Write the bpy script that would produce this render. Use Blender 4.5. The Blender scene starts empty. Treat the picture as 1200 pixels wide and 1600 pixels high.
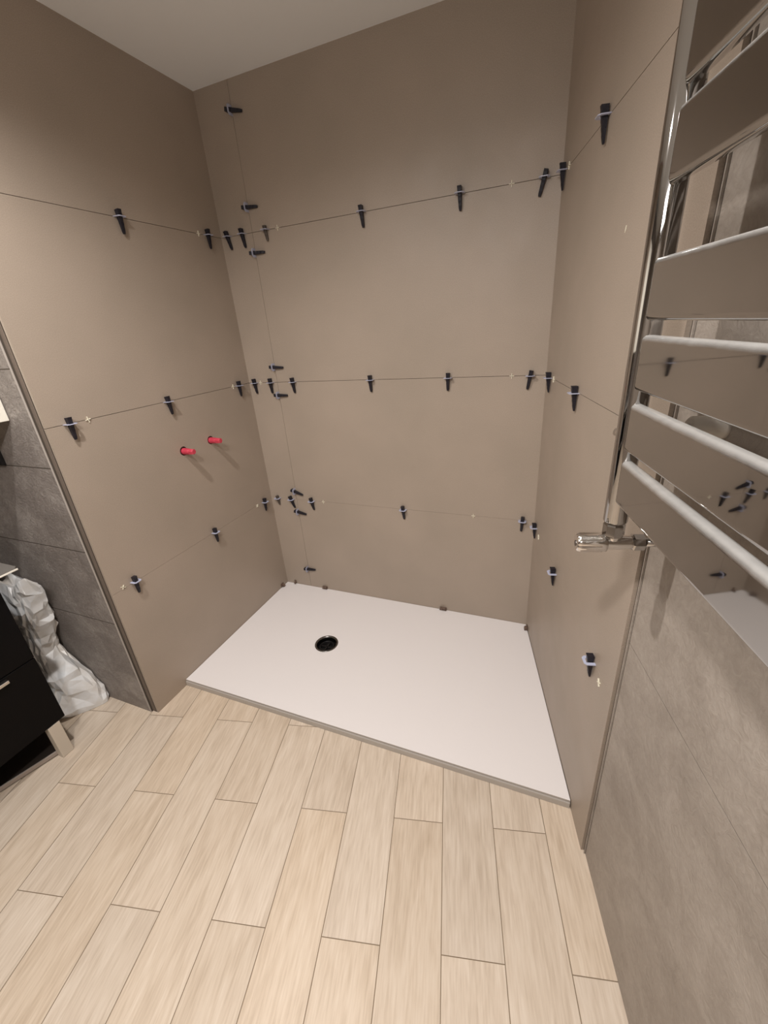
import bpy, bmesh, math, random
from mathutils import Vector, Matrix, noise, geometry
random.seed(7)
C = bpy.context.scene.collection
sc = bpy.context.scene

# ------------------------------------------------------------------ camera, light, exposure
cam_d = bpy.data.cameras.new('camera')
cam_d.sensor_fit = 'HORIZONTAL'; cam_d.sensor_width = 36.0; cam_d.lens = 658.5248/1200*36
cam_d.clip_start = 0.02
cam = bpy.data.objects.new('camera', cam_d); C.objects.link(cam)
cam.location = (1.41579, -1.72716, 1.38481)
cam.rotation_euler = (1.152898, 0.071102, 0.380931)
sc.camera = cam
world = bpy.data.worlds.new('world'); sc.world = world; world.use_nodes = True
world.node_tree.nodes['Background'].inputs[0].default_value = (0.02, 0.018, 0.016, 1)
world.node_tree.nodes['Background'].inputs[1].default_value = 1.0
sc.view_settings.view_transform = 'Standard'; sc.view_settings.look = 'None'
sc.view_settings.gamma = 1.0; sc.view_settings.use_curve_mapping = False
sc.view_settings.exposure = 0.66

def spot(name, loc, power, size_deg, blend, radius, color, target):
    l = bpy.data.lights.new(name, 'SPOT'); l.energy = power; l.spot_size = math.radians(size_deg)
    l.spot_blend = blend; l.shadow_soft_size = radius; l.color = color
    o = bpy.data.objects.new(name, l); C.objects.link(o); o.location = loc
    o.rotation_euler = (Vector(target)-Vector(loc)).to_track_quat('-Z', 'Y').to_euler()
    return o
WARM = (1.0, 0.955, 0.92)
spot('ceiling_downlight', (0.48, -1.30, 2.235), 39, 150, 0.85, 0.022, WARM, (0.70, -1.15, 0))
spot('rear_fill_spot', (1.12, -2.05, 2.235), 68, 150, 0.8, 0.07, WARM, (1.00, -1.55, 0))  # unseen soft spot added to fill the back and right walls
al = bpy.data.lights.new('rear_fill_area', 'AREA'); al.shape = 'RECTANGLE'; al.size = 0.5; al.size_y = 0.5  # unseen weak area light added as fill to brighten the ceiling
al.energy = 9; al.color = (1.0, 0.965, 0.94); al.spread = math.radians(175)
ao = bpy.data.objects.new('rear_fill_area', al); C.objects.link(ao); ao.location = (0.9, -2.45, 2.24)
ao.rotation_euler = (Vector((0.8, -1.2, 0.3))-Vector(ao.location)).to_track_quat('-Z', 'Y').to_euler()

# ------------------------------------------------------------------ geometry of the room
W = 1.35474; S = 0.247206; HY = math.hypot(1, S)          # back wall width, splay of the right wall
L = 0.9512; H = 2.2525; TH = math.atan(S)
Z3, Z2, Z1 = 0.575, 1.1735, 1.7725                        # joints of the big tiles
TRAY_Z = 0.03
FB = Matrix(((1,0,0,0),(0,0,-1,0),(0,1,0,0),(0,0,0,1)))
FL = Matrix(((0,0,1,0),(1,0,0,0),(0,1,0,0),(0,0,0,1)))
td = (S/HY, -1/HY); nn = (-1/HY, -S/HY)
FR = Matrix(((td[0],0,nn[0],W),(td[1],0,nn[1],0),(0,1,0,0),(0,0,0,1)))
XL = -0.62; YR = -2.75; TMAX = 2.95

# ------------------------------------------------------------------ materials
def new_mat(name):
    m = bpy.data.materials.new(name); m.use_nodes = True
    nt = m.node_tree; return m, nt, nt.nodes['Principled BSDF']
def plain(name, col, rough=0.5, metal=0.0, bump=0.0, bscale=60, var=0.0, vscale=8, coat=0):
    m, nt, b = new_mat(name)
    b.inputs['Base Color'].default_value = (*col, 1); b.inputs['Roughness'].default_value = rough
    b.inputs['Metallic'].default_value = metal
    if coat: b.inputs['Coat Weight'].default_value = coat; b.inputs['Coat Roughness'].default_value = .1
    tc = nt.nodes.new('ShaderNodeTexCoord')
    if var:
        n = nt.nodes.new('ShaderNodeTexNoise'); n.inputs['Scale'].default_value = vscale; n.inputs['Detail'].default_value = 5
        nt.links.new(tc.outputs['Object'], n.inputs['Vector'])
        r = nt.nodes.new('ShaderNodeValToRGB')
        r.color_ramp.elements[0].position = .3; r.color_ramp.elements[1].position = .7
        r.color_ramp.elements[0].color = (*[c*(1-var) for c in col], 1)
        r.color_ramp.elements[1].color = (*[min(1, c*(1+var)) for c in col], 1)
        nt.links.new(n.outputs['Fac'], r.inputs['Fac']); nt.links.new(r.outputs['Color'], b.inputs['Base Color'])
    if bump:
        n2 = nt.nodes.new('ShaderNodeTexNoise'); n2.inputs['Scale'].default_value = bscale; n2.inputs['Detail'].default_value = 4
        nt.links.new(tc.outputs['Object'], n2.inputs['Vector'])
        bp = nt.nodes.new('ShaderNodeBump'); bp.inputs['Strength'].default_value = bump; bp.inputs['Distance'].default_value = 0.002
        nt.links.new(n2.outputs['Fac'], bp.inputs['Height']); nt.links.new(bp.outputs['Normal'], b.inputs['Normal'])
    return m

def tile_mat():
    m, nt, b = new_mat('smooth_taupe_porcelain')
    tc = nt.nodes.new('ShaderNodeTexCoord')
    n1 = nt.nodes.new('ShaderNodeTexNoise'); n1.inputs['Scale'].default_value = 3.0; n1.inputs['Detail'].default_value = 6
    n2 = nt.nodes.new('ShaderNodeTexNoise'); n2.inputs['Scale'].default_value = 420; n2.inputs['Detail'].default_value = 2
    for n in (n1, n2): nt.links.new(tc.outputs['Object'], n.inputs['Vector'])
    r = nt.nodes.new('ShaderNodeValToRGB')
    r.color_ramp.elements[0].position = .32; r.color_ramp.elements[0].color = (0.352, 0.292, 0.236, 1)
    r.color_ramp.elements[1].position = .68; r.color_ramp.elements[1].color = (0.392, 0.322, 0.262, 1)
    nt.links.new(n1.outputs['Fac'], r.inputs['Fac'])
    mx = nt.nodes.new('ShaderNodeMix'); mx.data_type = 'RGBA'; mx.blend_type = 'OVERLAY'; mx.inputs[0].default_value = .22
    nt.links.new(r.outputs['Color'], mx.inputs[6]); nt.links.new(n2.outputs['Fac'], mx.inputs[7])
    nt.links.new(mx.outputs[2], b.inputs['Base Color'])
    # faint vertical wiping streaks change the gloss only
    mp = nt.nodes.new('ShaderNodeMapping'); mp.inputs['Scale'].default_value = (9, 9, 1.2)
    n3 = nt.nodes.new('ShaderNodeTexNoise'); n3.inputs['Scale'].default_value = 1.0; n3.inputs['Detail'].default_value = 3
    nt.links.new(tc.outputs['Object'], mp.inputs['Vector']); nt.links.new(mp.outputs['Vector'], n3.inputs['Vector'])
    mr = nt.nodes.new('ShaderNodeMapRange'); mr.inputs['To Min'].default_value = .36; mr.inputs['To Max'].default_value = .56
    nt.links.new(n3.outputs['Fac'], mr.inputs['Value']); nt.links.new(mr.outputs['Result'], b.inputs['Roughness'])
    bp = nt.nodes.new('ShaderNodeBump'); bp.inputs['Strength'].default_value = .08; bp.inputs['Distance'].default_value = .001
    nt.links.new(n2.outputs['Fac'], bp.inputs['Height']); nt.links.new(bp.outputs['Normal'], b.inputs['Normal'])
    return m

def stone_mat(name, lo, mid, hi, stretch=(1, 1, 1), relief=.8, fine=34, dist=.004):
    m, nt, b = new_mat(name)
    tc = nt.nodes.new('ShaderNodeTexCoord')
    mp = nt.nodes.new('ShaderNodeMapping'); mp.inputs['Scale'].default_value = stretch
    nt.links.new(tc.outputs['Object'], mp.inputs['Vector'])
    n1 = nt.nodes.new('ShaderNodeTexNoise'); n1.inputs['Scale'].default_value = 5; n1.inputs['Detail'].default_value = 10
    n1.inputs['Roughness'].default_value = .62; n1.inputs['Distortion'].default_value = 1.3
    n2 = nt.nodes.new('ShaderNodeTexNoise'); n2.inputs['Scale'].default_value = fine; n2.inputs['Detail'].default_value = 8
    n2.inputs['Distortion'].default_value = 1.5; n2.inputs['Roughness'].default_value = .7
    for n in (n1, n2): nt.links.new(mp.outputs['Vector'], n.inputs['Vector'])
    r = nt.nodes.new('ShaderNodeValToRGB')
    r.color_ramp.elements[0].position = .33; r.color_ramp.elements[0].color = (*lo, 1)
    r.color_ramp.elements[1].position = .68; r.color_ramp.elements[1].color = (*hi, 1)
    e = r.color_ramp.elements.new(.5); e.color = (*mid, 1)
    ad = nt.nodes.new('ShaderNodeMix'); ad.data_type = 'FLOAT'; ad.inputs[0].default_value = .42
    nt.links.new(n1.outputs['Fac'], ad.inputs[2]); nt.links.new(n2.outputs['Fac'], ad.inputs[3])
    nt.links.new(ad.outputs[0], r.inputs['Fac']); nt.links.new(r.outputs['Color'], b.inputs['Base Color'])
    b.inputs['Roughness'].default_value = .6
    bp = nt.nodes.new('ShaderNodeBump'); bp.inputs['Strength'].default_value = relief; bp.inputs['Distance'].default_value = dist
    nt.links.new(n2.outputs['Fac'], bp.inputs['Height']); nt.links.new(bp.outputs['Normal'], b.inputs['Normal'])
    return m

def plank_mat():
    m, nt, b = new_mat('wood_look_plank_tile')
    tc = nt.nodes.new('ShaderNodeTexCoord')
    at = nt.nodes.new('ShaderNodeAttribute'); at.attribute_name = 'plank'
    sep = nt.nodes.new('ShaderNodeSeparateColor'); nt.links.new(at.outputs['Color'], sep.inputs['Color'])
    off = nt.nodes.new('ShaderNodeVectorMath'); off.operation = 'SCALE'; off.inputs['Scale'].default_value = 37
    nt.links.new(at.outputs['Color'], off.inputs[0])
    add = nt.nodes.new('ShaderNodeVectorMath'); add.operation = 'ADD'
    nt.links.new(tc.outputs['Object'], add.inputs[0]); nt.links.new(off.outputs['Vector'], add.inputs[1])
    mp = nt.nodes.new('ShaderNodeMapping'); mp.inputs['Scale'].default_value = (1, .07, 1)
    nt.links.new(add.outputs['Vector'], mp.inputs['Vector'])
    fine = nt.nodes.new('ShaderNodeTexNoise'); fine.inputs['Scale'].default_value = 190; fine.inputs['Detail'].default_value = 3
    nt.links.new(mp.outputs['Vector'], fine.inputs['Vector'])
    mp2 = nt.nodes.new('ShaderNodeMapping'); mp2.inputs['Scale'].default_value = (1, .16, 1)
    nt.links.new(add.outputs['Vector'], mp2.inputs['Vector'])
    med = nt.nodes.new('ShaderNodeTexNoise'); med.inputs['Scale'].default_value = 24; med.inputs['Detail'].default_value = 6
    med.inputs['Distortion'].default_value = 1.1
    nt.links.new(mp2.outputs['Vector'], med.inputs['Vector'])
    r = nt.nodes.new('ShaderNodeValToRGB')
    r.color_ramp.elements[0].position = .3; r.color_ramp.elements[0].color = (0.52, 0.412, 0.305, 1)
    r.color_ramp.elements[1].position = .66; r.color_ramp.elements[1].color = (0.73, 0.62, 0.50, 1)
    e = r.color_ramp.elements.new(.5); e.color = (0.655, 0.54, 0.42, 1)
    mixf = nt.nodes.new('ShaderNodeMix'); mixf.data_type = 'FLOAT'; mixf.inputs[0].default_value = .50
    nt.links.new(med.outputs['Fac'], mixf.inputs[2]); nt.links.new(fine.outputs['Fac'], mixf.inputs[3])
    nt.links.new(mixf.outputs[0], r.inputs['Fac'])
    hsv = nt.nodes.new('ShaderNodeHueSaturation')
    mv = nt.nodes.new('ShaderNodeMapRange'); mv.inputs['To Min'].default_value = .94; mv.inputs['To Max'].default_value = 1.05
    nt.links.new(sep.outputs[0], mv.inputs['Value']); nt.links.new(mv.outputs['Result'], hsv.inputs['Value'])
    ms = nt.nodes.new('ShaderNodeMapRange'); ms.inputs['To Min'].default_value = .88; ms.inputs['To Max'].default_value = 1.04
    nt.links.new(sep.outputs[1], ms.inputs['Value']); nt.links.new(ms.outputs['Result'], hsv.inputs['Saturation'])
    nt.links.new(r.outputs['Color'], hsv.inputs['Color']); nt.links.new(hsv.outputs['Color'], b.inputs['Base Color'])
    b.inputs['Roughness'].default_value = .42
    bp = nt.nodes.new('ShaderNodeBump'); bp.inputs['Strength'].default_value = .25; bp.inputs['Distance'].default_value = .001
    nt.links.new(fine.outputs['Fac'], bp.inputs['Height']); nt.links.new(bp.outputs['Normal'], b.inputs['Normal'])
    return m

def chrome_mat(name, col, rough, dusty=0.0):
    m, nt, b = new_mat(name)
    b.inputs['Base Color'].default_value = (*col, 1); b.inputs['Metallic'].default_value = 1
    b.inputs['Roughness'].default_value = rough
    if dusty:
        tc = nt.nodes.new('ShaderNodeTexCoord')
        n = nt.nodes.new('ShaderNodeTexNoise'); n.inputs['Scale'].default_value = 18; n.inputs['Detail'].default_value = 7
        nt.links.new(tc.outputs['Object'], n.inputs['Vector'])
        mr = nt.nodes.new('ShaderNodeMapRange'); mr.inputs['To Min'].default_value = rough; mr.inputs['To Max'].default_value = rough+dusty
        mr.inputs['From Min'].default_value = .35; mr.inputs['From Max'].default_value = .75
        nt.links.new(n.outputs['Fac'], mr.inputs['Value']); nt.links.new(mr.outputs['Result'], b.inputs['Roughness'])
    return m

M = dict(
    tile=tile_mat(),
    grout=plain('dark_joint', (0.07, 0.055, 0.042), .9),
    edge=plain('tile_edge_mortar', (0.16, 0.125, 0.10), .9, bump=.4, bscale=200),
    stone_l=stone_mat('grey_relief_stone', (0.195, 0.168, 0.150), (0.285, 0.250, 0.226), (0.47, 0.425, 0.39), relief=1.0, fine=62, dist=.008),
    stone_r=stone_mat('taupe_mottled_stone', (0.265, 0.226, 0.190), (0.345, 0.300, 0.258), (0.435, 0.385, 0.338), stretch=(1, 1, .6), relief=.55, fine=55),
    ceil=plain('ceiling_paint', (0.86, 0.88, 0.89), .9, bump=.2, bscale=300),
    plank=plank_mat(),
    floor_grout=plain('floor_grout', (0.26, 0.19, 0.125), .9),
    tray=plain('white_resin_tray', (0.87, 0.835, 0.83), .42, bump=.05, bscale=400),
    tray_side=plain('tray_side_grey', (0.46, 0.42, 0.38), .7),  # greyer than the tray top
    steel_dark=chrome_mat('dark_steel', (0.20, 0.19, 0.18), .25),
    black=plain('black_plastic', (0.013, 0.012, 0.012), .42),
    wedge=plain('black_wedge_plastic', (0.016, 0.014, 0.020), .38, bump=.5, bscale=400),
    worn=plain('worn_wedge_plastic', (0.075, 0.06, 0.05), .5, var=.5, vscale=90),
    cross=plain('spacer_plastic', (0.80, 0.76, 0.62), .5),
    brown=plain('brown_shim_plastic', (0.15, 0.10, 0.075), .4, var=.5, vscale=120),
    red=plain('red_plug_plastic', (0.56, 0.050, 0.085), .25),
    hole=plain('hole_inside', (0.03, 0.012, 0.01), .9),
    slat=None,
    chrome=chrome_mat('chrome_tube', (0.50, 0.49, 0.48), .05),
    bright=chrome_mat('bright_chrome', (0.86, 0.84, 0.82), .10),
    white=plain('cream_lacquer', (0.86, 0.83, 0.74), .35),
    basin=plain('grey_countertop', (0.20, 0.185, 0.17), .3),
    vanity=plain('black_lacquer', (0.0035, 0.003, 0.0032), .3),
    leg=plain('beige_leg', (0.56, 0.50, 0.42), .4),
    dark_board=plain('dark_glass_panel', (0.035, 0.028, 0.024), .2),
    rim=chrome_mat('brushed_rim', (0.62, 0.58, 0.54), .3), rim2=plain('dull_metal_rim', (0.30, 0.25, 0.215), .6), lit_edge=plain('lit_stone_edge', (0.42, 0.38, 0.345), .5),
    fitting=plain('white_bracket_plastic', (0.80, 0.76, 0.70), .35),
)
def strap_mat():
    m, nt, b = new_mat('clear_clip_plastic')
    b.inputs['Base Color'].default_value = (0.60, 0.63, 0.80, 1); b.inputs['Roughness'].default_value = .3
    b.inputs['Transmission Weight'].default_value = .15; b.inputs['Alpha'].default_value = .92
    return m
M['strap'] = strap_mat()
def slat_mat():
    m, nt, b = new_mat('chrome_slat_dust_sheen')
    b.inputs['Base Color'].default_value = (0.49, 0.485, 0.475, 1); b.inputs['Metallic'].default_value = 1
    tc = nt.nodes.new('ShaderNodeTexCoord')
    n = nt.nodes.new('ShaderNodeTexNoise'); n.inputs['Scale'].default_value = 14; n.inputs['Detail'].default_value = 6
    nt.links.new(tc.outputs['Object'], n.inputs['Vector'])
    mr = nt.nodes.new('ShaderNodeMapRange'); mr.inputs['From Min'].default_value = .4; mr.inputs['From Max'].default_value = .75
    mr.inputs['To Min'].default_value = .02; mr.inputs['To Max'].default_value = .07
    nt.links.new(n.outputs['Fac'], mr.inputs['Value']); nt.links.new(mr.outputs['Result'], b.inputs['Roughness'])
    # pale dust on upward faces, also painting in the lamp's sheen on top edges
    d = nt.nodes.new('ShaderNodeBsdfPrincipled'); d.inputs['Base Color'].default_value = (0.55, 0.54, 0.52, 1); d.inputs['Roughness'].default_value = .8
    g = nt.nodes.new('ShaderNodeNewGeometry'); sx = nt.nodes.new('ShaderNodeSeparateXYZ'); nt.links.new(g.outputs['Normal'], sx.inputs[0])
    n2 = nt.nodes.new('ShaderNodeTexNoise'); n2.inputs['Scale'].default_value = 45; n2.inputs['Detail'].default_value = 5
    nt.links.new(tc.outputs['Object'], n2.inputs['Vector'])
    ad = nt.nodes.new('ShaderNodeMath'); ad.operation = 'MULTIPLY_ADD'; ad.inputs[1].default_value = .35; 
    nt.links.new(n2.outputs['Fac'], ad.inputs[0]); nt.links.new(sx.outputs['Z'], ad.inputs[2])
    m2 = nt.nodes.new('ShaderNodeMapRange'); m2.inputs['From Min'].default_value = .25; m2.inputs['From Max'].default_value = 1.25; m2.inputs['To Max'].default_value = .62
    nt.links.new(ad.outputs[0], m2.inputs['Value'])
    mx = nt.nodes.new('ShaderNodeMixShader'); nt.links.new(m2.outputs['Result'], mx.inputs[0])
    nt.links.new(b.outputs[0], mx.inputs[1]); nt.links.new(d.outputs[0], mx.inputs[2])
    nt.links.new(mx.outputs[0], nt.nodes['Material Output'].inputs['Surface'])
    return m
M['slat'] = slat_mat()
def bag_mat():
    m, nt, b = new_mat('white_plastic_film')
    tc = nt.nodes.new('ShaderNodeTexCoord')
    n = nt.nodes.new('ShaderNodeTexNoise'); n.inputs['Scale'].default_value = 7; n.inputs['Detail'].default_value = 4
    nt.links.new(tc.outputs['Object'], n.inputs['Vector'])
    r = nt.nodes.new('ShaderNodeValToRGB'); r.color_ramp.elements[0].position = .35; r.color_ramp.elements[1].position = .6
    r.color_ramp.elements[0].color = (0.66, 0.63, 0.59, 1); r.color_ramp.elements[1].color = (0.84, 0.87, 0.90, 1)
    nt.links.new(n.outputs['Fac'], r.inputs['Fac']); nt.links.new(r.outputs['Color'], b.inputs['Base Color'])
    b.inputs['Roughness'].default_value = .3
    v = nt.nodes.new('ShaderNodeTexVoronoi'); v.inputs['Scale'].default_value = 26; v.feature = 'F1'
    nt.links.new(tc.outputs['Object'], v.inputs['Vector'])
    bp = nt.nodes.new('ShaderNodeBump'); bp.inputs['Strength'].default_value = .25; bp.inputs['Distance'].default_value = .01
    nt.links.new(v.outputs['Distance'], bp.inputs['Height']); nt.links.new(bp.outputs['Normal'], b.inputs['Normal'])
    return m
M['bag'] = bag_mat()

for k_ in ('vanity', 'black', 'wedge'): M[k_].node_tree.nodes['Principled BSDF'].inputs['Specular IOR Level'].default_value = {'vanity': .10, 'black': .3, 'wedge': .3}[k_]

# ------------------------------------------------------------------ helpers
def box(bm, x0, x1, y0, y1, z0, z1, mi=0, bevel=0, seg=2):
    b2 = bmesh.new()
    vs = [b2.verts.new((x, y, z)) for z in (z0, z1) for y in (y0, y1) for x in (x0, x1)]
    for f in ((0,2,3,1),(4,5,7,6),(0,1,5,4),(2,6,7,3),(0,4,6,2),(1,3,7,5)): b2.faces.new([vs[i] for i in f])
    if bevel: bmesh.ops.bevel(b2, geom=list(b2.edges), offset=bevel, segments=seg, profile=.5, affect='EDGES')
    merge(bm, b2, mi)
def merge(bm, b2, mi=0):
    mp = {}
    for v in b2.verts: mp[v] = bm.verts.new(v.co)
    for f in b2.faces:
        try: nf = bm.faces.new([mp[v] for v in f.verts])
        except ValueError: continue
        nf.material_index = mi; nf.smooth = f.smooth
    b2.free()
def prism(bm, pts, z0, z1, mi=0, bevel=0):
    b2 = bmesh.new()
    lo = [b2.verts.new((p[0], p[1], z0)) for p in pts]; hi = [b2.verts.new((p[0], p[1], z1)) for p in pts]
    n = len(pts)
    b2.faces.new(lo[::-1]); b2.faces.new(hi)
    for i in range(n): b2.faces.new((lo[i], lo[(i+1)%n], hi[(i+1)%n], hi[i]))
    if bevel: bmesh.ops.bevel(b2, geom=list(b2.edges), offset=bevel, segments=2, affect='EDGES')
    merge(bm, b2, mi)
def lathe(bm, p0, p1, prof, seg=32, mi=0, cap=True, squash=1.0, flat=False):
    """prof = list of (distance along p0->p1 in metres, radius)"""
    p0 = Vector(p0); ax = (Vector(p1)-p0).normalized()
    a = ax.orthogonal().normalized(); b = ax.cross(a)
    rings = []
    for d, r in prof:
        rings.append([bm.verts.new(p0+ax*d+a*(r*math.cos(2*math.pi*k/seg))+b*(r*math.sin(2*math.pi*k/seg)*squash)) for k in range(seg)])
    for i in range(len(rings)-1):
        for k in range(seg):
            f = bm.faces.new((rings[i][k], rings[i][(k+1)%seg], rings[i+1][(k+1)%seg], rings[i+1][k])); f.smooth = not flat; f.material_index = mi
    if cap:
        f = bm.faces.new(rings[0][::-1]); f.material_index = mi
        f = bm.faces.new(rings[-1]); f.material_index = mi
def holed_plate(bm, outer, holes, z0, z1, mi=0, mi_side=None, seg=48, mi_hole=None):
    """plate in the local xy plane with round holes; top face at z1"""
    if mi_side is None: mi_side = mi
    if mi_hole is None: mi_hole = mi_side
    b2 = bmesh.new(); edges = []
    loops = [outer]+[[(cx+r*math.cos(2*math.pi*k/seg), cy+r*math.sin(2*math.pi*k/seg)) for k in range(seg)] for cx, cy, r in holes]
    polys = [[Vector((x, y, 0)) for x, y in lp] for lp in loops]
    tris = geometry.tessellate_polygon(polys)
    flat = [p for lp in polys for p in lp]
    vs = [b2.verts.new((p.x, p.y, z1)) for p in flat]
    for t in tris:
        f = b2.faces.new([vs[i] for i in t]); f.normal_update()
        if f.normal.z < 0: f.normal_flip()
        f.material_index = mi
    lo = [b2.verts.new((p.x, p.y, z0)) for p in flat]; i0 = 0
    for li, lp in enumerate(polys):
        n = len(lp)
        for k in range(n):
            a, c = i0+k, i0+(k+1) % n
            f = b2.faces.new((vs[a], lo[a], lo[c], vs[c])); f.material_index = mi_side if li == 0 else mi_hole
        i0 += n
    mp = {v: bm.verts.new(v.co) for v in b2.verts}
    for f in b2.faces:
        nf = bm.faces.new([mp[v] for v in f.verts]); nf.material_index = f.material_index
    b2.free()

WL = {}
def obj(name, bm, mats, parent=None, frame=None, kind=None, origin='base', smooth_angle=None):
    """link bm as ONE mesh; verts given in world space, or in 'frame' space (then the object takes that frame)"""
    if not isinstance(mats, (list, tuple)): mats = [mats]
    bmesh.ops.remove_doubles(bm, verts=bm.verts, dist=1e-6)
    bmesh.ops.recalc_face_normals(bm, faces=bm.faces)
    me = bpy.data.meshes.new(name)
    loc = Vector((0, 0, 0))
    if frame is None:
        xs = [v.co for v in bm.verts]
        loc = Vector(((min(v.x for v in xs)+max(v.x for v in xs))/2, (min(v.y for v in xs)+max(v.y for v in xs))/2, min(v.z for v in xs)))
        for v in bm.verts: v.co -= loc
    bm.to_mesh(me); bm.free()
    for m in mats: me.materials.append(M[m] if isinstance(m, str) else m)
    o = bpy.data.objects.new(name, me); C.objects.link(o)
    mw = frame.copy() if frame is not None else Matrix.Translation(loc)
    WL[o.name] = mw
    if parent is not None:
        o.parent = parent; o.matrix_local = WL[parent.name].inverted() @ mw
    else: o.matrix_local = mw
    if kind: o['kind'] = kind
    return o
def empty(name, label, cat, frame, group=None):
    o = bpy.data.objects.new(name, None); C.objects.link(o); o.empty_display_size = .02
    if not isinstance(frame, Matrix): frame = Matrix.Translation(Vector(frame))
    o.matrix_local = frame; WL[o.name] = frame.copy()
    return tag(o, label, cat, group)
def tag(o, label, cat, group=None):
    o['label'] = label; o['category'] = cat
    if group: o['group'] = group
    return o
G = 0.0009                                                   # half a joint

# ------------------------------------------------------------------ walls of big smooth tiles
GZ = {1: .00035, 2: .0008, 3: .0008}                          # half joint width per course
def tiled(bm, x0, x1, zs, splits=(), depth=.011, back=.09, mi=0, mg=1, holes=(), gap=.0006):
    xs = [x0]+list(splits)+[x1]
    for i in range(len(xs)-1):
        a = xs[i]+(gap if i else 0); b = xs[i+1]-(gap if i < len(xs)-2 else 0)
        for j in range(len(zs)-1):
            c = zs[j]+GZ.get(j, 0); d = zs[j+1]-GZ.get(j+1, 0)
            hs = [h for h in holes if a < h[0] < b and c < h[1] < d]
            holed_plate(bm, [(a, c), (b, c), (b, d), (a, d)], hs, -depth, 0, mi, mi, mi_hole=2)
    box(bm, x0, x1, zs[0], zs[-1], -depth-back, -depth+.003, mg)
ZS = [0, Z3, Z2, Z1, H]
VX = 0.1635
bm = bmesh.new(); tiled(bm, -.011, W+.02, ZS, (VX,))
obj('wall_back', bm, ['tile', 'grout', 'hole'], frame=FB, kind='structure')
PLUGS = ((-.4835, .9705), (-.3290, .9755))
bm = bmesh.new(); tiled(bm, -L, 0, ZS, (), depth=.011, back=.02, holes=[(PLUGS[0][0]-.001, PLUGS[0][1]+.001, .0185), (PLUGS[1][0], PLUGS[1][1]+.001, .0175)])
obj('wall_left', bm, ['tile', 'edge', 'hole'], frame=FL, kind='structure')
TE = 0.937
bm = bmesh.new(); tiled(bm, 0, TE, ZS, (), depth=.011, back=.09)
obj('wall_right', bm, ['tile', 'grout', 'hole'], frame=FR, kind='structure')
# older stone tiling further out on the right, slightly set back, with a thin metal edge strip
bm = bmesh.new()
zs = [0, .7497, 1.6497, H]
xs = [TE+.012, 1.62, 2.22, TMAX]
for i in range(3):
    for j in range(3):
        box(bm, xs[i]+(.0008 if i else 0), xs[i+1]-.0008, zs[j]+.0008, zs[j+1]-.0008, -.02, -.009, 0)
box(bm, TE, TMAX, 0, H, -.11, -.0094, 1)
obj('wall_right_stone', bm, ['stone_r', 'grout'], frame=FR, kind='structure')
bm = bmesh.new(); box(bm, TE+.0065, TE+.0095, 0, H, -.012, -.0055, 0, .0006)
obj('trim_1', bm, ['stone_r'], frame=FR, kind='structure')
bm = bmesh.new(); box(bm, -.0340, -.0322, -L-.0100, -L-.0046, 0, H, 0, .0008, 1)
obj('trim_lit_edge', bm, ['lit_edge'], kind='structure')  # pale strip paints in the stone tile's edge catching the light
# outer face of the left partition, relief stone, facing the room
bm = bmesh.new()
zz = [0, .4460, .7497, 1.0489, 1.3460, 1.6460, 1.9460, H]
for j in range(len(zz)-1):
    off = 0
    x_ = [XL, -.0345]
    box(bm, x_[0], x_[1], -L-.007, -L+.005, zz[j]+.0009, zz[j+1]-.0009, 0, .0012, 1)
box(bm, XL, -.0312, -L-.0045, -.0, 0, H, 1); box(bm, XL, -.0355, -L-.0067, -L-.004, 0, H, 1)
obj('wall_alcove', bm, ['stone_l', 'grout'], kind='structure')
bm = bmesh.new(); box(bm, XL-.1, XL, YR, 0, 0, H)
obj('wall_alcove_side', bm, ['stone_l'], kind='structure')
bm = bmesh.new(); box(bm, XL-.1, 2.3, YR-.1, YR, 0, H)
obj('wall_rear', bm, ['stone_r'], kind='structure')
bm = bmesh.new(); box(bm, XL-.1, 2.3, YR-.1, .12, H, H+.1)
obj('ceiling', bm, ['ceil'], kind='structure')

# ------------------------------------------------------------------ floor of wood-look planks (local u,v axes)
FF = Matrix.Rotation(TH, 4, 'Z')
def to_uv(x, y): return (x*math.cos(TH)+y*math.sin(TH), -x*math.sin(TH)+y*math.cos(TH))
def wr(y): return W - S*y
outline = [to_uv(XL, YR), to_uv(wr(YR)+.012, YR), to_uv(W+.012, 0.0), to_uv(XL, 0.0)]
def clip(poly, outl):
    n = len(outl)
    for i in range(n):
        a, b = outl[i], outl[(i+1)%n]; out = []
        def side(p): return (b[0]-a[0])*(p[1]-a[1])-(b[1]-a[1])*(p[0]-a[0])
        for k in range(len(poly)):
            p, q = poly[k], poly[(k+1)%len(poly)]; sp, sq = side(p), side(q)
            if sp >= 0: out.append(p)
            if sp*sq < 0:
                t = sp/(sp-sq); out.append((p[0]+(q[0]-p[0])*t, p[1]+(q[1]-p[1])*t))
        poly = out
        if len(poly) < 3: return []
    return poly
bm = bmesh.new(); lay = bm.loops.layers.float_color.new('plank')
PW = .1486; PL = .5875; U0 = .0385
rnd = random.Random(11)
for i in range(-8, 14):
    for j in range(-6, 4):
        v0 = -1.2305 + j*PL + (0 if i % 2 else -.2935)
        # columns: even index has a joint at -1.524
        u0 = U0+i*PW
        r1, r2, r3 = rnd.random(), rnd.random(), rnd.random()
        g = .0010
        pl = clip([(u0+g, v0+g), (u0+PW-g, v0+g), (u0+PW-g, v0+PL-g), (u0+g, v0+PL-g)], outline)
        if not pl: continue
        f = bm.faces.new([bm.verts.new((p[0], p[1], 0)) for p in pl])
        if f.normal.z < 0: f.normal_flip()
        for lp in f.loops: lp[lay] = (r1, r2, r3, 1)
f = bm.faces.new([bm.verts.new((p[0], p[1], -.0012)) for p in outline]); f.material_index = 1
b3 = bmesh.new(); prism(b3, outline, -.08, -.002); merge(bm, b3, 1)
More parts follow.
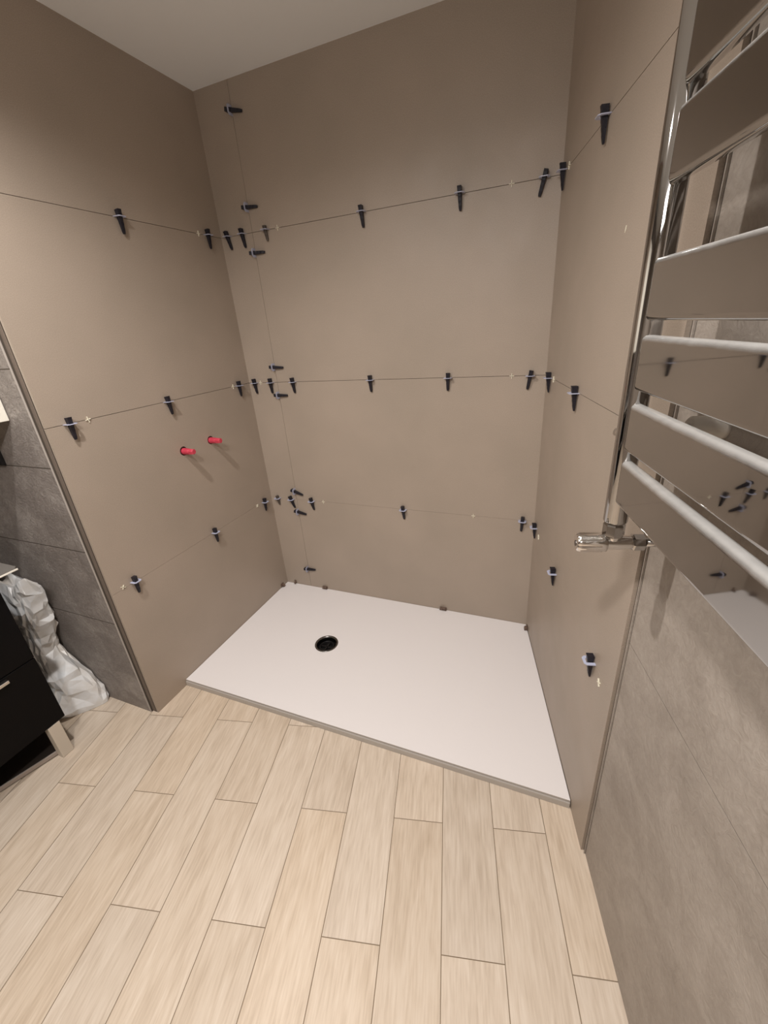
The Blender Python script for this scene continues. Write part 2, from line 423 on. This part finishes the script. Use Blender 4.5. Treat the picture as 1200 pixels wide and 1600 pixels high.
me = bpy.data.meshes.new('floor')
bm.normal_update(); bm.to_mesh(me); bm.free(); me.materials.append(M['plank']); me.materials.append(M['floor_grout'])
fo = bpy.data.objects.new('floor', me); C.objects.link(fo); fo.matrix_local = FF; fo['kind'] = 'structure'

# ------------------------------------------------------------------ shower tray and drain
DX, DY, DR = .4905, -.4085, .0535
TD = .7955
tray = empty('shower_tray', 'flat white resin shower tray wedged between the three tiled walls', 'shower tray', (W/2, -.4, 0))
bm = bmesh.new()
e = .0015
outer = [(e, -TD), (wr(-TD)-e, -TD-.003), (W-e, -e), (e, -e)]
holed_plate(bm, outer, [(DX, DY, DR)], 0.0005, TRAY_Z, 0, 1, mi_hole=0)
obj('tray_body', bm, ['tray', 'tray_side'], tray)
bm = bmesh.new()
prism(bm, [(e, -TD-.0055), (wr(-TD)-e, -TD-.0085), (wr(-TD)-e, -TD-.0032), (e, -TD-.0002)], .0004, .0225, 0, .001)
obj('front_strip', bm, ['tray_side'], tray)  # grey strip along the front edge of the tray
drain = obj('drain_ring', (lambda b: (lathe(b, (DX, DY, .0), (DX, DY, 1), [(.001, DR-.006), (.027, DR-.008), (.0315, DR-.006), (.0325, DR-.002), (.0322, DR+.001), (.0300, DR+.002), (.0290, DR-.001), (.001, DR-.001)], 48, cap=False), b)[1])(bmesh.new()), ['steel_dark'], tray)
bm = bmesh.new(); lathe(bm, (DX, DY, 0), (DX, DY, 1), [(.0008, .0465), (.003, .0462), (.003, .001)], 40)
lathe(bm, (DX, DY, 0), (DX, DY, 1), [(.003, .036), (.018, .034), (.019, .031), (.016, .030), (.004, .029)], 40, cap=False)
box(bm, DX-.032, DX+.032, DY-.003, DY+.003, .003, .013); box(bm, DX-.003, DX+.003, DY-.032, DY+.032, .003, .013)
obj('drain_basket', bm, ['black'], tray)

# ------------------------------------------------------------------ tile levelling clips: wedge + clear clip
def wedge_bm(w=.0138, top=.019, bot=-.050, d0=.0165, d1=.0045):
    bm = bmesh.new()
    n = 10; rings = []
    for k in range(n+1):
        t = k/n; y = top+(bot-top)*t
        d = d0+(d1-d0)*t; hw = (w/2)*(1-.30*t)
        if k == n: hw *= .8; d *= .7
        st = .0007 if k % 2 else 0
        z0 = .0006
        rings.append([bm.verts.new((-hw, y, z0)), bm.verts.new((hw, y, z0)), bm.verts.new((hw, y, z0+d-st)), bm.verts.new((hw*.75, y, z0+d+.0006-st)), bm.verts.new((-hw*.75, y, z0+d+.0006-st)), bm.verts.new((-hw, y, z0+d-st))])
    for a, b in zip(rings, rings[1:]):
        for k in range(6): bm.faces.new((a[k], a[(k+1)%6], b[(k+1)%6], b[k]))
    bm.faces.new(rings[0]); bm.faces.new(rings[-1][::-1])
    return bm
def clip_bm():
    """thin plate standing out of the joint with a window the wedge passes through"""
    bm = bmesh.new(); t = .0009
    D = .0265; W2 = .0165; wi = .0078; di = .0196
    box(bm, -W2, -wi, -t, t, -.006, D-.006); box(bm, wi, W2, -t, t, -.006, D-.006)
    prism(bm, [(-W2, 0), (W2, 0), (W2*.62, 1), (-W2*.62, 1)], 0, 1)
    vs = list(bm.verts)[-8:]
    for v in vs: x, y, z = v.co; v.co = Vector((x, -t+2*t*z, D-.0062+.0062*y))
    box(bm, -wi, wi, -t, t, di, D-.006)
    return bm
def smear_bm(rng, r=.014):
    bm = bmesh.new(); pts = []
    n = 18
    for k in range(n):
        a = 2*math.pi*k/n; rr = r*(1+.35*math.sin(2*a+rng*3)+.2*math.sin(5*a+rng))
        pts.append((rr*math.cos(a), .8*rr*math.sin(a)))
    prism(bm, pts, .0002, .0006)
    return bm
rack = {}
def local_obj(name, bm, mat):
    bmesh.ops.remove_doubles(bm, verts=bm.verts, dist=1e-6); bmesh.ops.recalc_face_normals(bm, faces=bm.faces)
    me = bpy.data.meshes.new(name); bm.to_mesh(me); bm.free(); me.materials.append(M[mat])
    return bpy.data.objects.new(name, me)
src = local_obj('wedge', wedge_bm(), 'wedge'); clip_src = local_obj('clip_plate', clip_bm(), 'strap')
src_worn = local_obj('wedge', wedge_bm(.0125, .014, -.040, .013, .004), 'worn')
def levelling(frame, x, z, rot, label, group, tilt=0, worn=False, push=0.0, lean=-1.0):
    m = frame @ Matrix.Translation((x, z, 0)) @ Matrix.Rotation(math.radians(rot), 4, 'Z')
    e = bpy.data.objects.new('levelling_clip', None); C.objects.link(e); e.empty_display_size = .02
    e.matrix_local = m; tag(e, label, 'tile levelling clip', group)
    w = (src_worn if worn else src).copy(); C.objects.link(w); w.parent = e
    w.matrix_local = Matrix.Rotation(math.radians(tilt), 4, 'Z') @ Matrix.Rotation(math.radians(lean), 4, 'X') @ Matrix.Translation((0, push, .0024))
    c = clip_src.copy(); C.objects.link(c); c.parent = e
    return e
gb = 'tile levelling clips in the back wall joints'; gv = 'levelling clips in the upright joint of the back wall'
gl = 'tile levelling clips in the left wall joints'; gr = 'tile levelling clips in the right wall joints'
T_ = 'black wedge in clear clip, '
for x, tilt, worn, lab in (
    (.0400, 12, 0, 'upper joint of back wall, tilted, closest to left corner'),
    (.1170, 6, 0, 'upper joint of back wall, just left of the upright joint'),
    (.2340, 4, 1, 'X'),
    (.6664, 3, 0, 'upper joint of back wall, alone left of its middle'),
    (1.0335, 2, 0, 'upper joint of back wall, alone right of its middle'),
    (1.3020, -14, 0, 'upper joint of back wall, leaning left beside the right corner')):
    levelling(FB, x, Z1, 0, T_+lab if not worn else 'worn greyish wedge in clear clip, upper joint of back wall, right of the upright joint', gb, tilt, bool(worn))
for x, tilt, lab in (
    (.0375, 4, 'middle joint of back wall, closest to the left corner'),
    (.1300, 0, 'middle joint of back wall, just left of the upright joint'),
    (.2540, 3, 'middle joint of back wall, just right of the upright joint'),
    (.6470, 0, 'middle joint of back wall, alone left of its middle'),
    (.9870, -2, 'middle joint of back wall, alone right of its middle'),
    (1.2990, -9, 'middle joint of back wall, beside the right corner')):
    levelling(FB, x, Z2, 0, T_+lab, gb, tilt)
for x, tilt, worn, lab in (
    (.0470, 6, 1, 'X'),
    (.1330, 16, 0, 'lower joint of back wall, slanting, left of the upright joint'),
    (.2580, 8, 0, 'lower joint of back wall, right in the small ring'),
    (.7630, 4, 0, 'lower joint of back wall, alone in its middle'),
    (1.3060, -3, 0, 'lower joint of back wall, beside the right corner')):
    levelling(FB, x, Z3, 0, T_+lab if not worn else 'brownish worn wedge in clear clip, lower joint of back wall at the left corner', gb, tilt, bool(worn))
for z, tilt, lab in (
    (2.1620, -12, 'sideways, topmost of the upright joint near the ceiling'),
    (1.8580, -3, 'sideways, just above the upper joint of the back wall'),
    (1.6990, -2, 'sideways, just below the upper joint of the back wall'),
    (1.2420, -4, 'sideways, just above the middle joint of the back wall'),
    (1.1150, -2, 'sideways, just below the middle joint of the back wall'),
    (.6230, -22, 'sideways, top of the small ring low on back wall'),
    (.5060, -14, 'sideways, bottom of the small ring low on back wall'),
    (.1490, 0, 'sideways, lowest of the upright joint, above the shower tray')):
    levelling(FB, VX, z, 90, T_+lab, gv, tilt)
for y, z, tilt, lab in (
    (-.4946, Z1, 0, 'upper joint of left wall, alone far from the corner'),
    (-.0880, Z1, 0, 'upper joint of left wall, next to the corner'),
    (-.8830, Z2, 0, 'middle joint of left wall, nearest the wall end'),
    (-.5010, Z2, 4, 'middle joint of left wall, above the red plugs'),
    (-.0860, Z2, 2, 'middle joint of left wall, next to the corner'),
    (-.8600, Z3+.007, 0, 'lower joint of left wall, nearest the wall end'),
    (-.4400, Z3+.003, 2, 'lower joint of left wall, below the red plugs'),
    (-.0700, Z3, -3, 'lower joint of left wall, next to the corner')):
    levelling(FL, y, z, 0, T_+lab, gl, tilt, lean=-6.0)
for t, z, tilt, lab in (
    (.4200, Z1, 0, 'upper joint of right wall, large, beside the towel radiator'),
    (.0400, Z1, 0, 'upper joint of right wall, next to the corner'),
    (.0800, Z2, 0, 'middle joint of right wall, next to the corner'),
    (.4200, Z2, 0, 'middle joint of right wall, left of the towel radiator'),
    (.0500, Z3-.004, 0, 'lower joint of right wall, next to the corner'),
    (.3950, Z3-.006, 0, 'lower joint of right wall, between corner and radiator valve'),
    (.8150, Z3, 0, 'lower joint of right wall, beside the rougher stone tiles')):
    levelling(FR, t, z, 0, T_+lab, gr, tilt)

# white cross spacers stuck in the joints
def cross_bm():
    bm = bmesh.new(); a = .0085; t = .0010
    box(bm, -a, a, -t, t, -.003, .0035, 0); box(bm, -t, t, -a*1.15, a*1.15, .0002, .0035, 0)
    return bm
cs = local_obj('tile_spacer', cross_bm(), 'cross'); first = True
GS = 'small cross spacers in the tile joints'
def spacer(frame, x, z, rot, lab):
    o = cs.copy(); C.objects.link(o); o.matrix_local = frame @ Matrix.Translation((x, z, 0)) @ Matrix.Rotation(math.radians(rot), 4, 'Z')
    tag(o, 'small pale cross spacer, '+lab, 'tile spacer', GS)
spacer(FL, -.135, Z1, 0, 'upper joint of left wall beside the corner wedge')
spacer(FL, -.8194, Z2, 10, 'middle joint of left wall beside the outermost wedge')
spacer(FL, -.1200, Z2, 0, 'middle joint of left wall beside the corner wedge')
spacer(FL, -.905, Z3+.008, 60, 'lower joint of left wall near the wall end')
spacer(FL, -.1240, Z3, 45, 'lower joint of left wall beside the corner wedge')
spacer(FB, .290, Z1, 0, 'upper joint of back wall right of the greyish wedge')
spacer(FB, 1.202, Z1, 0, 'upper joint of back wall left of the leaning wedge')
spacer(FB, .068, Z2, 0, 'middle joint of back wall near the left corner')
spacer(FB, 1.232, Z2, 0, 'middle joint of back wall near the right corner')
spacer(FB, .325, Z3, 0, 'lower joint of back wall near its left end')
spacer(FB, 1.095, Z3, 0, 'lower joint of back wall right of its middle')
spacer(FR, .085, Z1, 0, 'upper joint of right wall beside the corner wedge')
spacer(FR, .125, Z2, 0, 'middle joint of right wall beside the corner wedge')
spacer(FR, .105, Z3-.02, 30, 'lower joint of right wall beside the corner wedge')
spacer(FR, .866, Z3-.02, 30, 'lower joint of right wall beside the nearest wedge')

sm = obj('adhesive_smear', (lambda b: (b.transform(Matrix.Rotation(math.radians(55), 4, 'Z') @ Matrix.Diagonal((.45, .22, 1, 1))), b)[1])(smear_bm(2.0)), ['cross'], frame=FR @ Matrix.Translation((.623, 1.527, 0)))
tag(sm, 'small pale adhesive smear on right wall, left of the towel radiator', 'smear')

# brown shims pushed between tray and wall tiles
def shim(frame, x, w, rot, lab, style=0):
    bm = bmesh.new()
    if style == 0:      # short U-shaped stub
        box(bm, -w/2, w/2, -.006, .009, .0004, .004, 0, .0008)
        box(bm, -w/2, w/2, -.004, 0, .004, .013, 0, .0008)
        box(bm, -w*.42, w*.42, .001, .012, .009, .012, 0, .0006)
    else:               # upright bent tab
        box(bm, -w/2, w/2, -.004, .016, .0006, .0035, 0, .0008)
        box(bm, -w*.15, w*.35, -.004, .010, .0035, .016, 0, .0008)
        box(bm, -w*.5, w*.1, .004, .007, .003, .012, 0, .0006)
    m = frame @ Matrix.Translation((x, TRAY_Z+.0065, .0004)) @ Matrix.Rotation(math.radians(rot), 4, 'Z')
    o = obj('plastic_shim', bm, ['brown'], frame=m)
    tag(o, lab, 'shim', 'brown shims between shower tray and walls')
shim(FL, -.055, .026, 0, 'brown plastic shim between tray and left wall at the corner', 1)
shim(FB, .060, .012, 8, 'narrow brown plastic shim on the tray edge near the left corner', 1)
shim(FB, .259, .030, 0, 'brown plastic shim at the back wall, behind the drain')
shim(FB, .950, .036, 0, 'widest brown plastic shim at the back wall, right half of the tray')
shim(FR, .040, .026, 0, 'dark brown shim between tray and right wall at the corner', 1)

# ------------------------------------------------------------------ red plugs in the left wall
for (y, z), ln, lab in ((PLUGS[0], .056, 'red threaded pipe plug sticking out of left wall, the lower left one'), (PLUGS[1], .058, 'red threaded pipe plug sticking out of left wall, the one nearer the corner')):
    e = empty('pipe_plug', lab, 'pipe plug', Matrix.Translation((0, y, z)), 'red plugs on the shower pipes')
    bm = bmesh.new()
    prof = [(-.009, .0135), (.003, .0135)]
    for k in range(7):
        d = .005+.0035*k; r = .0138-.0002*k
        prof += [(d, r), (d+.0018, r-.0018)]
    prof += [(.032, .0120), (.034, .0110)]
    lathe(bm, (0, y, z), (1, y, z), prof, 28)
    obj('threaded_body', bm, ['red'], e)
    bm = bmesh.new(); lathe(bm, (0.034, y, z), (1, y, z), [(0, .0128), (ln-.040, .0126), (ln-.035, .0100)], 6, flat=True)
    obj('hex_head', bm, ['red'], e)

# ------------------------------------------------------------------ towel radiator on the right wall
def R3(t, o, z): return FR @ Vector((t, z, o))
TT, TO, TR = 1.026, .0895, .0180
ZB, ZT = 1.066, 1.83
rad = empty('towel_radiator', 'chrome towel radiator with flat slats hung on the right wall', 'towel radiator', R3(1.25, .05, ZB))
def box_r(bm, t0, t1, z0, z1, o0, o1, bevel=0, seg=3):
    b2 = bmesh.new(); box(b2, t0, t1, z0, z1, o0, o1, 0, bevel, seg)
    for f in b2.faces: f.smooth = False
    b2.transform(FR); merge(bm, b2)
def tube(t, nm):
    bm = bmesh.new(); lathe(bm, R3(t, TO, ZB), R3(t, TO, ZT), [(0, TR-.003), (.001, TR-.0008), (.003, TR), (ZT-ZB-.003, TR), (ZT-ZB, TR-.003)], 48)
    return obj('upright_tube', bm, ['chrome'], rad)
tube(TT, 'a'); tube(1.56, 'b')
def slat(z0, z1):
    bm = bmesh.new(); b2 = bmesh.new()
    t0, t1, o0, o1 = 1.0400, 1.545, .086, .1015
    # rounded-rectangle outline with a soft front edge
    def ring(inset, o, rc):
        pts = []
        for cx, cz, a0 in ((t1-inset-rc, z1-inset-rc, 0), (t0+inset+rc, z1-inset-rc, 90), (t0+inset+rc, z0+inset+rc, 180), (t1-inset-rc, z0+inset+rc, 270)):
            for k in range(5):
                a = math.radians(a0+22.5*k); pts.append((cx+rc*math.cos(a), cz+rc*math.sin(a), o))
        return [b2.verts.new(p) for p in pts]
    rings = [ring(.001, o0, .004), ring(0, o0+.002, .005)]
    for k in range(7):
        a = math.radians(90*k/6); rd = .0070
        rings.append(ring(rd*(1-math.cos(a)), o1-rd+rd*math.sin(a), max(.0015, .005-rd*(1-math.cos(a))*.5)))
    n = len(rings[0])
    for a, b in zip(rings, rings[1:]):
        for k in range(n):
            f = b2.faces.new((a[k], a[(k+1)%n], b[(k+1)%n], b[k])); f.smooth = True
    b2.faces.new(rings[0][::-1]); b2.faces.new(rings[-1])
    b2.transform(FR); merge(bm, b2)
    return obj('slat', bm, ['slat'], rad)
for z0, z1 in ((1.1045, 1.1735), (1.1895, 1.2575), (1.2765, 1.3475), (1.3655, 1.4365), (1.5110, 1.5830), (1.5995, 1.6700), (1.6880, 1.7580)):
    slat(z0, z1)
    bm = bmesh.new(); box_r(bm, TT+.010, 1.044, z0+.016, z1-.016, .087, .0925, .001, 1)
    obj('slat_stub', bm, ['chrome'], rad)
# wall bracket with round standoff, behind the slats
bm = bmesh.new(); lathe(bm, R3(1.072, -.0088, 1.228), R3(1.072, .08, 1.228), [(0, .016), (.006, .016), (.040, .0155), (.0435, .0125)], 28)
br = obj('wall_bracket', bm, ['fitting'], rad)
bm = bmesh.new(); lathe(bm, R3(1.072, .030, 1.228), R3(1.072, .085, 1.228), [(0, .0055), (.0555, .0055)], 16)
obj('bracket_pin', bm, ['chrome'], br)
# bleed screw on the side of the near tube
bm = bmesh.new(); p = R3(TT-.012, TO-.002, 1.206); q = R3(TT-.060, TO+.020, 1.206)
lathe(bm, p, q, [(0, .007), (.016, .007), (.017, .0062), (.0225, .0062), (.023, .005)], 20)
obj('bleed_screw', bm, ['bright'], rad)
# valve: nut under the tube, angle body, union nut towards the wall, handle towards the room
ZV = 1.0275
val = obj('valve_body', (lambda b: (lathe(b, R3(TT, .052, ZV), R3(TT, .112, ZV), [(0, .0105), (.012, .0115), (.026, .0125), (.038, .0130), (.052, .0120), (.060, .0115)], 32),
      lathe(b, R3(TT, TO, ZV), R3(TT, TO, ZV+.05), [(0, .0115), (.012, .0112), (.020, .0112)], 32), b)[-1])(bmesh.new()), ['bright'], rad)
bm = bmesh.new(); lathe(bm, R3(TT, TO, 1.0410), R3(TT, TO, 1.2), [(0, .0150), (.002, .0166), (.020, .0166), (.0225, .0150), (.0255, .0135)], 8, flat=True)
obj('tube_nut', bm, ['chrome'], val)
bm = bmesh.new(); lathe(bm, R3(TT, .040, ZV), R3(TT, .1, ZV), [(0, .0125), (.002, .0145), (.017, .0145), (.019, .0125)], 8, flat=True)
obj('union_nut', bm, ['chrome'], val)
bm = bmesh.new(); lathe(bm, R3(TT, -.0088, ZV), R3(TT, .1, ZV), [(0, .0075), (.055, .0075)], 20)
obj('supply_pipe', bm, ['chrome'], val)
bm = bmesh.new()
n = 48; rings = []
b2 = bmesh.new()
prof = [(.098, .0125, 0), (.0995, .0160, 0), (.105, .0172, .0), (.109, .0174, .0020), (.139, .0164, .0020), (.1445, .0148, .0014), (.146, .0122, .0006)]
for o_, r_, fl_ in prof:
    rings.append([b2.verts.new(((r_-fl_*max(0, math.cos(8*2*math.pi*k/n)))*math.cos(2*math.pi*k/n), (r_-fl_*max(0, math.cos(8*2*math.pi*k/n)))*math.sin(2*math.pi*k/n), o_)) for k in range(n)])
for a, b in zip(rings, rings[1:]):
    for k in range(n):
        f = b2.faces.new((a[k], a[(k+1)%n], b[(k+1)%n], b[k])); f.smooth = True
b2.faces.new(rings[0][::-1]); b2.faces.new(rings[-1])
b2.transform(FR @ Matrix.Translation((TT, ZV, 0))); merge(bm, b2)
hd = obj('handle', bm, ['bright'], val)
bm = bmesh.new(); lathe(bm, R3(TT, .1455, ZV-.002), R3(TT, .2, ZV-.002), [(0, .005), (.0012, .005)], 16)
obj('handle_screw', bm, ['steel_dark'], hd)

# ------------------------------------------------------------------ alcove on the left: cabinet, vanity, bag
cab = empty('wall_cabinet', 'cream wall cabinet at the left edge, hung on the stone alcove wall', 'cabinet', (-.38, -1.3, 1.2))
bm = bmesh.new(); box(bm, XL+.002, -.161, -1.66, -L-.0085, 1.202, 1.90, 0, .001, 1); obj('cabinet_body', bm, ['white'], cab)
for k in range(2):
    y1 = -L-.009-k*.352
    bm = bmesh.new(); box(bm, -.160, -.141, y1-.350, y1, 1.199, 1.902, 0, .0012, 1); obj('door', bm, ['white'], cab)

plate = empty('switch_box', 'black box fixed to the stone alcove wall below the cream cabinet', 'wall box', (-.31, -L-.008, 1.05))
bm = bmesh.new(); box(bm, -.345, -.2665, -L-.0185, -L-.0072, 1.051, 1.131, 0, .001, 1); obj('cover_plate', bm, ['black'], plate)
bm = bmesh.new(); box(bm, -.335, -.279, -L-.0205, -L-.0186, 1.061, 1.121, 0, .0006, 1); obj('rocker', bm, ['black'], plate)

van = empty('vanity_unit', 'black bathroom vanity on pale legs at the left edge', 'vanity unit', (-.4, -1.46, 0))
VF, VS, VB = -.180, -1.160, -1.84
bm = bmesh.new(); box(bm, XL+.002, VF-.020, VB, VS-.002, .150, .716, 0, .001, 1); obj('cabinet_body', bm, ['vanity'], van)
for z0, z1 in ((.1515, .4275), (.4305, .712)):
    bm = bmesh.new(); box(bm, VF-.0195, VF, VB, VS, z0, z1, 0, .0012, 1); dr = obj('drawer', bm, ['vanity'], van)
    bm = bmesh.new(); zz_ = z1-.0075
    box(bm, VF-.001, VF+.016, VB+.09, VS-.092, zz_-.006, zz_-.001, 0, .0008, 1)
    box(bm, VF+.012, VF+.016, VB+.09, VS-.092, zz_-.012, zz_-.005, 0, .0008, 1)
    obj('handle', bm, ['rim'], dr)
for (x0, x1, y0, y1) in ((VF-.030, VF, VS-.062, VS-.022), (VF-.030, VF, VB+.022, VB+.062), (XL+.03, XL+.06, VS-.062, VS-.022), (XL+.03, XL+.06, VB+.022, VB+.062)):
    bm = bmesh.new(); box(bm, x0, x1, y0, y1, .0005, .1495, 0, .001, 1); obj('leg', bm, ['leg'], van)
top = empty('washbasin_top', 'thin grey basin top with bright front edge above the black vanity', 'basin top', (-.38, -1.46, .717))
bm = bmesh.new(); outer = [(XL+.002, VB-.02), (-.150, VB-.02), (-.140, VB-.01), (-.140, -1.114), (-.150, -1.106), (XL+.002, -1.106)]
holed_plate(bm, outer, [(-.33, -1.46, .15)], .7565, .766, 0, 0, mi_hole=0); prism(bm, [(XL+.01, VB), (-.21, VB), (-.21, -1.165), (XL+.01, -1.165)], .7165, .7563)
obj('countertop', bm, ['basin'], top)
bm = bmesh.new(); box(bm, -.1398, -.1375, VB-.01, -1.108, .7570, .7625, 0, .0006, 1); obj('front_edge', bm, ['white'], top)
bm = bmesh.new(); lathe(bm, (-.33, -1.46, .746), (-.33, -1.46, 1), [(0, .02), (.0005, .10), (.010, .145), (.019, .152), (.021, .150), (.012, .138), (.0035, .095), (.003, .02)], 48)
obj('bowl', bm, ['basin'], top)
bm = bmesh.new(); lathe(bm, (-.54, -1.46, .766), (-.54, -1.46, 1), [(0, .024), (.01, .022), (.11, .020), (.12, .017)], 28)
lathe(bm, (-.54, -1.46, .86), (-.40, -1.46, .845), [(0, .012), (.13, .010)], 20); obj('tap', bm, ['chrome'], top)

# thin dark panel lying under the vanity
pm = Matrix.Translation((-.208, -1.215, 0)) @ Matrix.Rotation(math.atan2(-.174, -.0535), 4, 'Z')
pan = empty('floor_panel', 'thin dark panel with pale metal rim lying under the black vanity', 'panel', pm)
def frame_obj(name, bm, mat, m, parent): return obj(name, bm, [mat], parent, frame=m)
bm = bmesh.new(); box(bm, .004, .36, -.246, -.006, .008, .020, 0, .001, 1); frame_obj('panel_top', bm, 'dark_board', pm, pan)
bm = bmesh.new(); box(bm, 0, .364, -.006, 0, .005, .0215, 0, .0012, 1); box(bm, 0, .004, -.25, -.006, .005, .0215, 0, .001, 1)
box(bm, .36, .364, -.25, -.006, .005, .0215, 0, .001, 1); box(bm, .004, .36, -.25, -.246, .005, .0215, 0, .001, 1); frame_obj('rim', bm, 'rim2', pm, pan)
for x in (.03, .33):
    for y in (-.03, -.22):
        bm = bmesh.new(); lathe(bm, (x, y, .0004), (x, y, 1), [(0, .010), (.0074, .010)], 16); frame_obj('foot', bm, 'black', pm, pan)

# crumpled bag between vanity and stone wall
def bag():
    # z, right reach x, left reach x, front y, back y
    P = [(.001, -.238, -.57, -1.120, -.963), (.02, -.236, -.575, -1.130, -.963), (.05, -.246, -.58, -1.130, -.963), (.09, -.262, -.58, -1.125, -.964), (.15, -.300, -.58, -1.110, -.966),
         (.19, -.330, -.58, -1.100, -.968), (.215, -.375, -.58, -1.085, -.970), (.26, -.410, -.58, -1.075, -.972), (.34, -.405, -.58, -1.070, -.972),
         (.42, -.378, -.58, -1.070, -.970), (.50, -.348, -.58, -1.070, -.968), (.555, -.350, -.57, -1.065, -.970), (.585, -.370, -.56, -1.065, -.975), (.600, -.40, -.53, -1.045, -.99)]
    rg = random.Random(5); folds = []
    for i in range(9):
        v = Vector((rg.uniform(-1, 1), rg.uniform(-1, 1), rg.uniform(-.8, .8))).normalized()
        folds.append((v, rg.uniform(.05, .15), rg.uniform(0, 1), rg.uniform(.25, 1)))
    def crumple(p):
        q = p+Vector((noise.noise(p*6), noise.noise(p*6+Vector((9, 0, 0))), noise.noise(p*6+Vector((0, 9, 0)))))*.03
        t = 0
        for v, w, ph, am in folds:
            u = (q.dot(v)/w+ph) % 1.0
            t += am*(abs(u-.5)*2-.5)*w*.16
        return t
    bm = bmesh.new(); n = 27; m = 22; rings = []
    def interp(z):
        for a, b in zip(P, P[1:]):
            if a[0] <= z <= b[0]:
                t = (z-a[0])/(b[0]-a[0]); t = t*t*(3-2*t)*.5+t*.5
                return [a[i]+(b[i]-a[i])*t for i in range(5)]
        return P[-1]
    for j in range(m+1):
        z0 = z = P[0][0]+(P[-1][0]-P[0][0])*j/m
        _, xr, xl, yf, yb = interp(z); ring = []
        cx, cy = (xr+xl)/2, (yf+yb)/2; ax, ay = (xr-xl)/2, (yb-yf)/2
        for k in range(n):
            z = z0; a = 2*math.pi*(k+.5*(j % 2)+rg.uniform(-.2, .2))/n; c, s_ = math.cos(a), math.sin(a)
            ex = .42 if s_ > 0 else .62
            x = cx+ax*math.copysign(abs(c)**ex, c); y = cy+ay*math.copysign(abs(s_)**ex, s_)
            # the right-hand front of the foot is cut back on a diagonal
            if z < .2 and c > 0: x -= .125*(abs(c)**.5)*max(0, min(1, (cy+ay-y)/(2*ay)))*(1-z/.2)
            p = Vector((x, y, z))
            amp = min(1, z/.03+.15)
            d = (crumple(p)*.8+rg.uniform(-.008, .008))*amp; z = z0+(rg.uniform(-.011, .011) if 0 < j < m else 0)
            out = Vector((c, s_*.6, 0)).normalized()
            p.z = z; q = p+out*d; q.y = min(q.y, -.9625); q.y = max(q.y, -1.155); q.x = max(q.x, XL+.01)
            zz2 = q.z+(.006*noise.noise(p*20) if z > .05 else 0)
            if j == m: zz2 += .012*math.sin(a*3+1)
            ring.append(bm.verts.new((q.x, q.y, max(.0006, zz2))))
        rings.append(ring)
    for j, (a, b) in enumerate(zip(rings, rings[1:])):
        for k in range(n):
            a0, a1, b0, b1 = a[k], a[(k+1)%n], b[k], b[(k+1)%n]
            if j % 2: q = ((a0, a1, b1), (a0, b1, b0))
            else: q = ((a0, a1, b0), (a1, b1, b0))
            for t in q: bm.faces.new(t)
    bm.faces.new(rings[0][::-1])
    cxy = Vector((0, 0, 0))
    for v in rings[-1]: cxy += v.co
    cxy /= n; cv = bm.verts.new(cxy+Vector((0, 0, -.03)))
    for k in range(n): bm.faces.new((rings[-1][k], rings[-1][(k+1)%n], cv))
    # soften the creases a little: round every fold with a narrow bevel
    bmesh.ops.recalc_face_normals(bm, faces=bm.faces)
    bmesh.ops.bevel(bm, geom=list(bm.edges), offset=.0007, segments=1, affect='EDGES')
    return bm
o = obj('plastic_bag', bag(), ['bag']); tag(o, 'crumpled white plastic bag squeezed between black vanity and stone wall', 'bag')
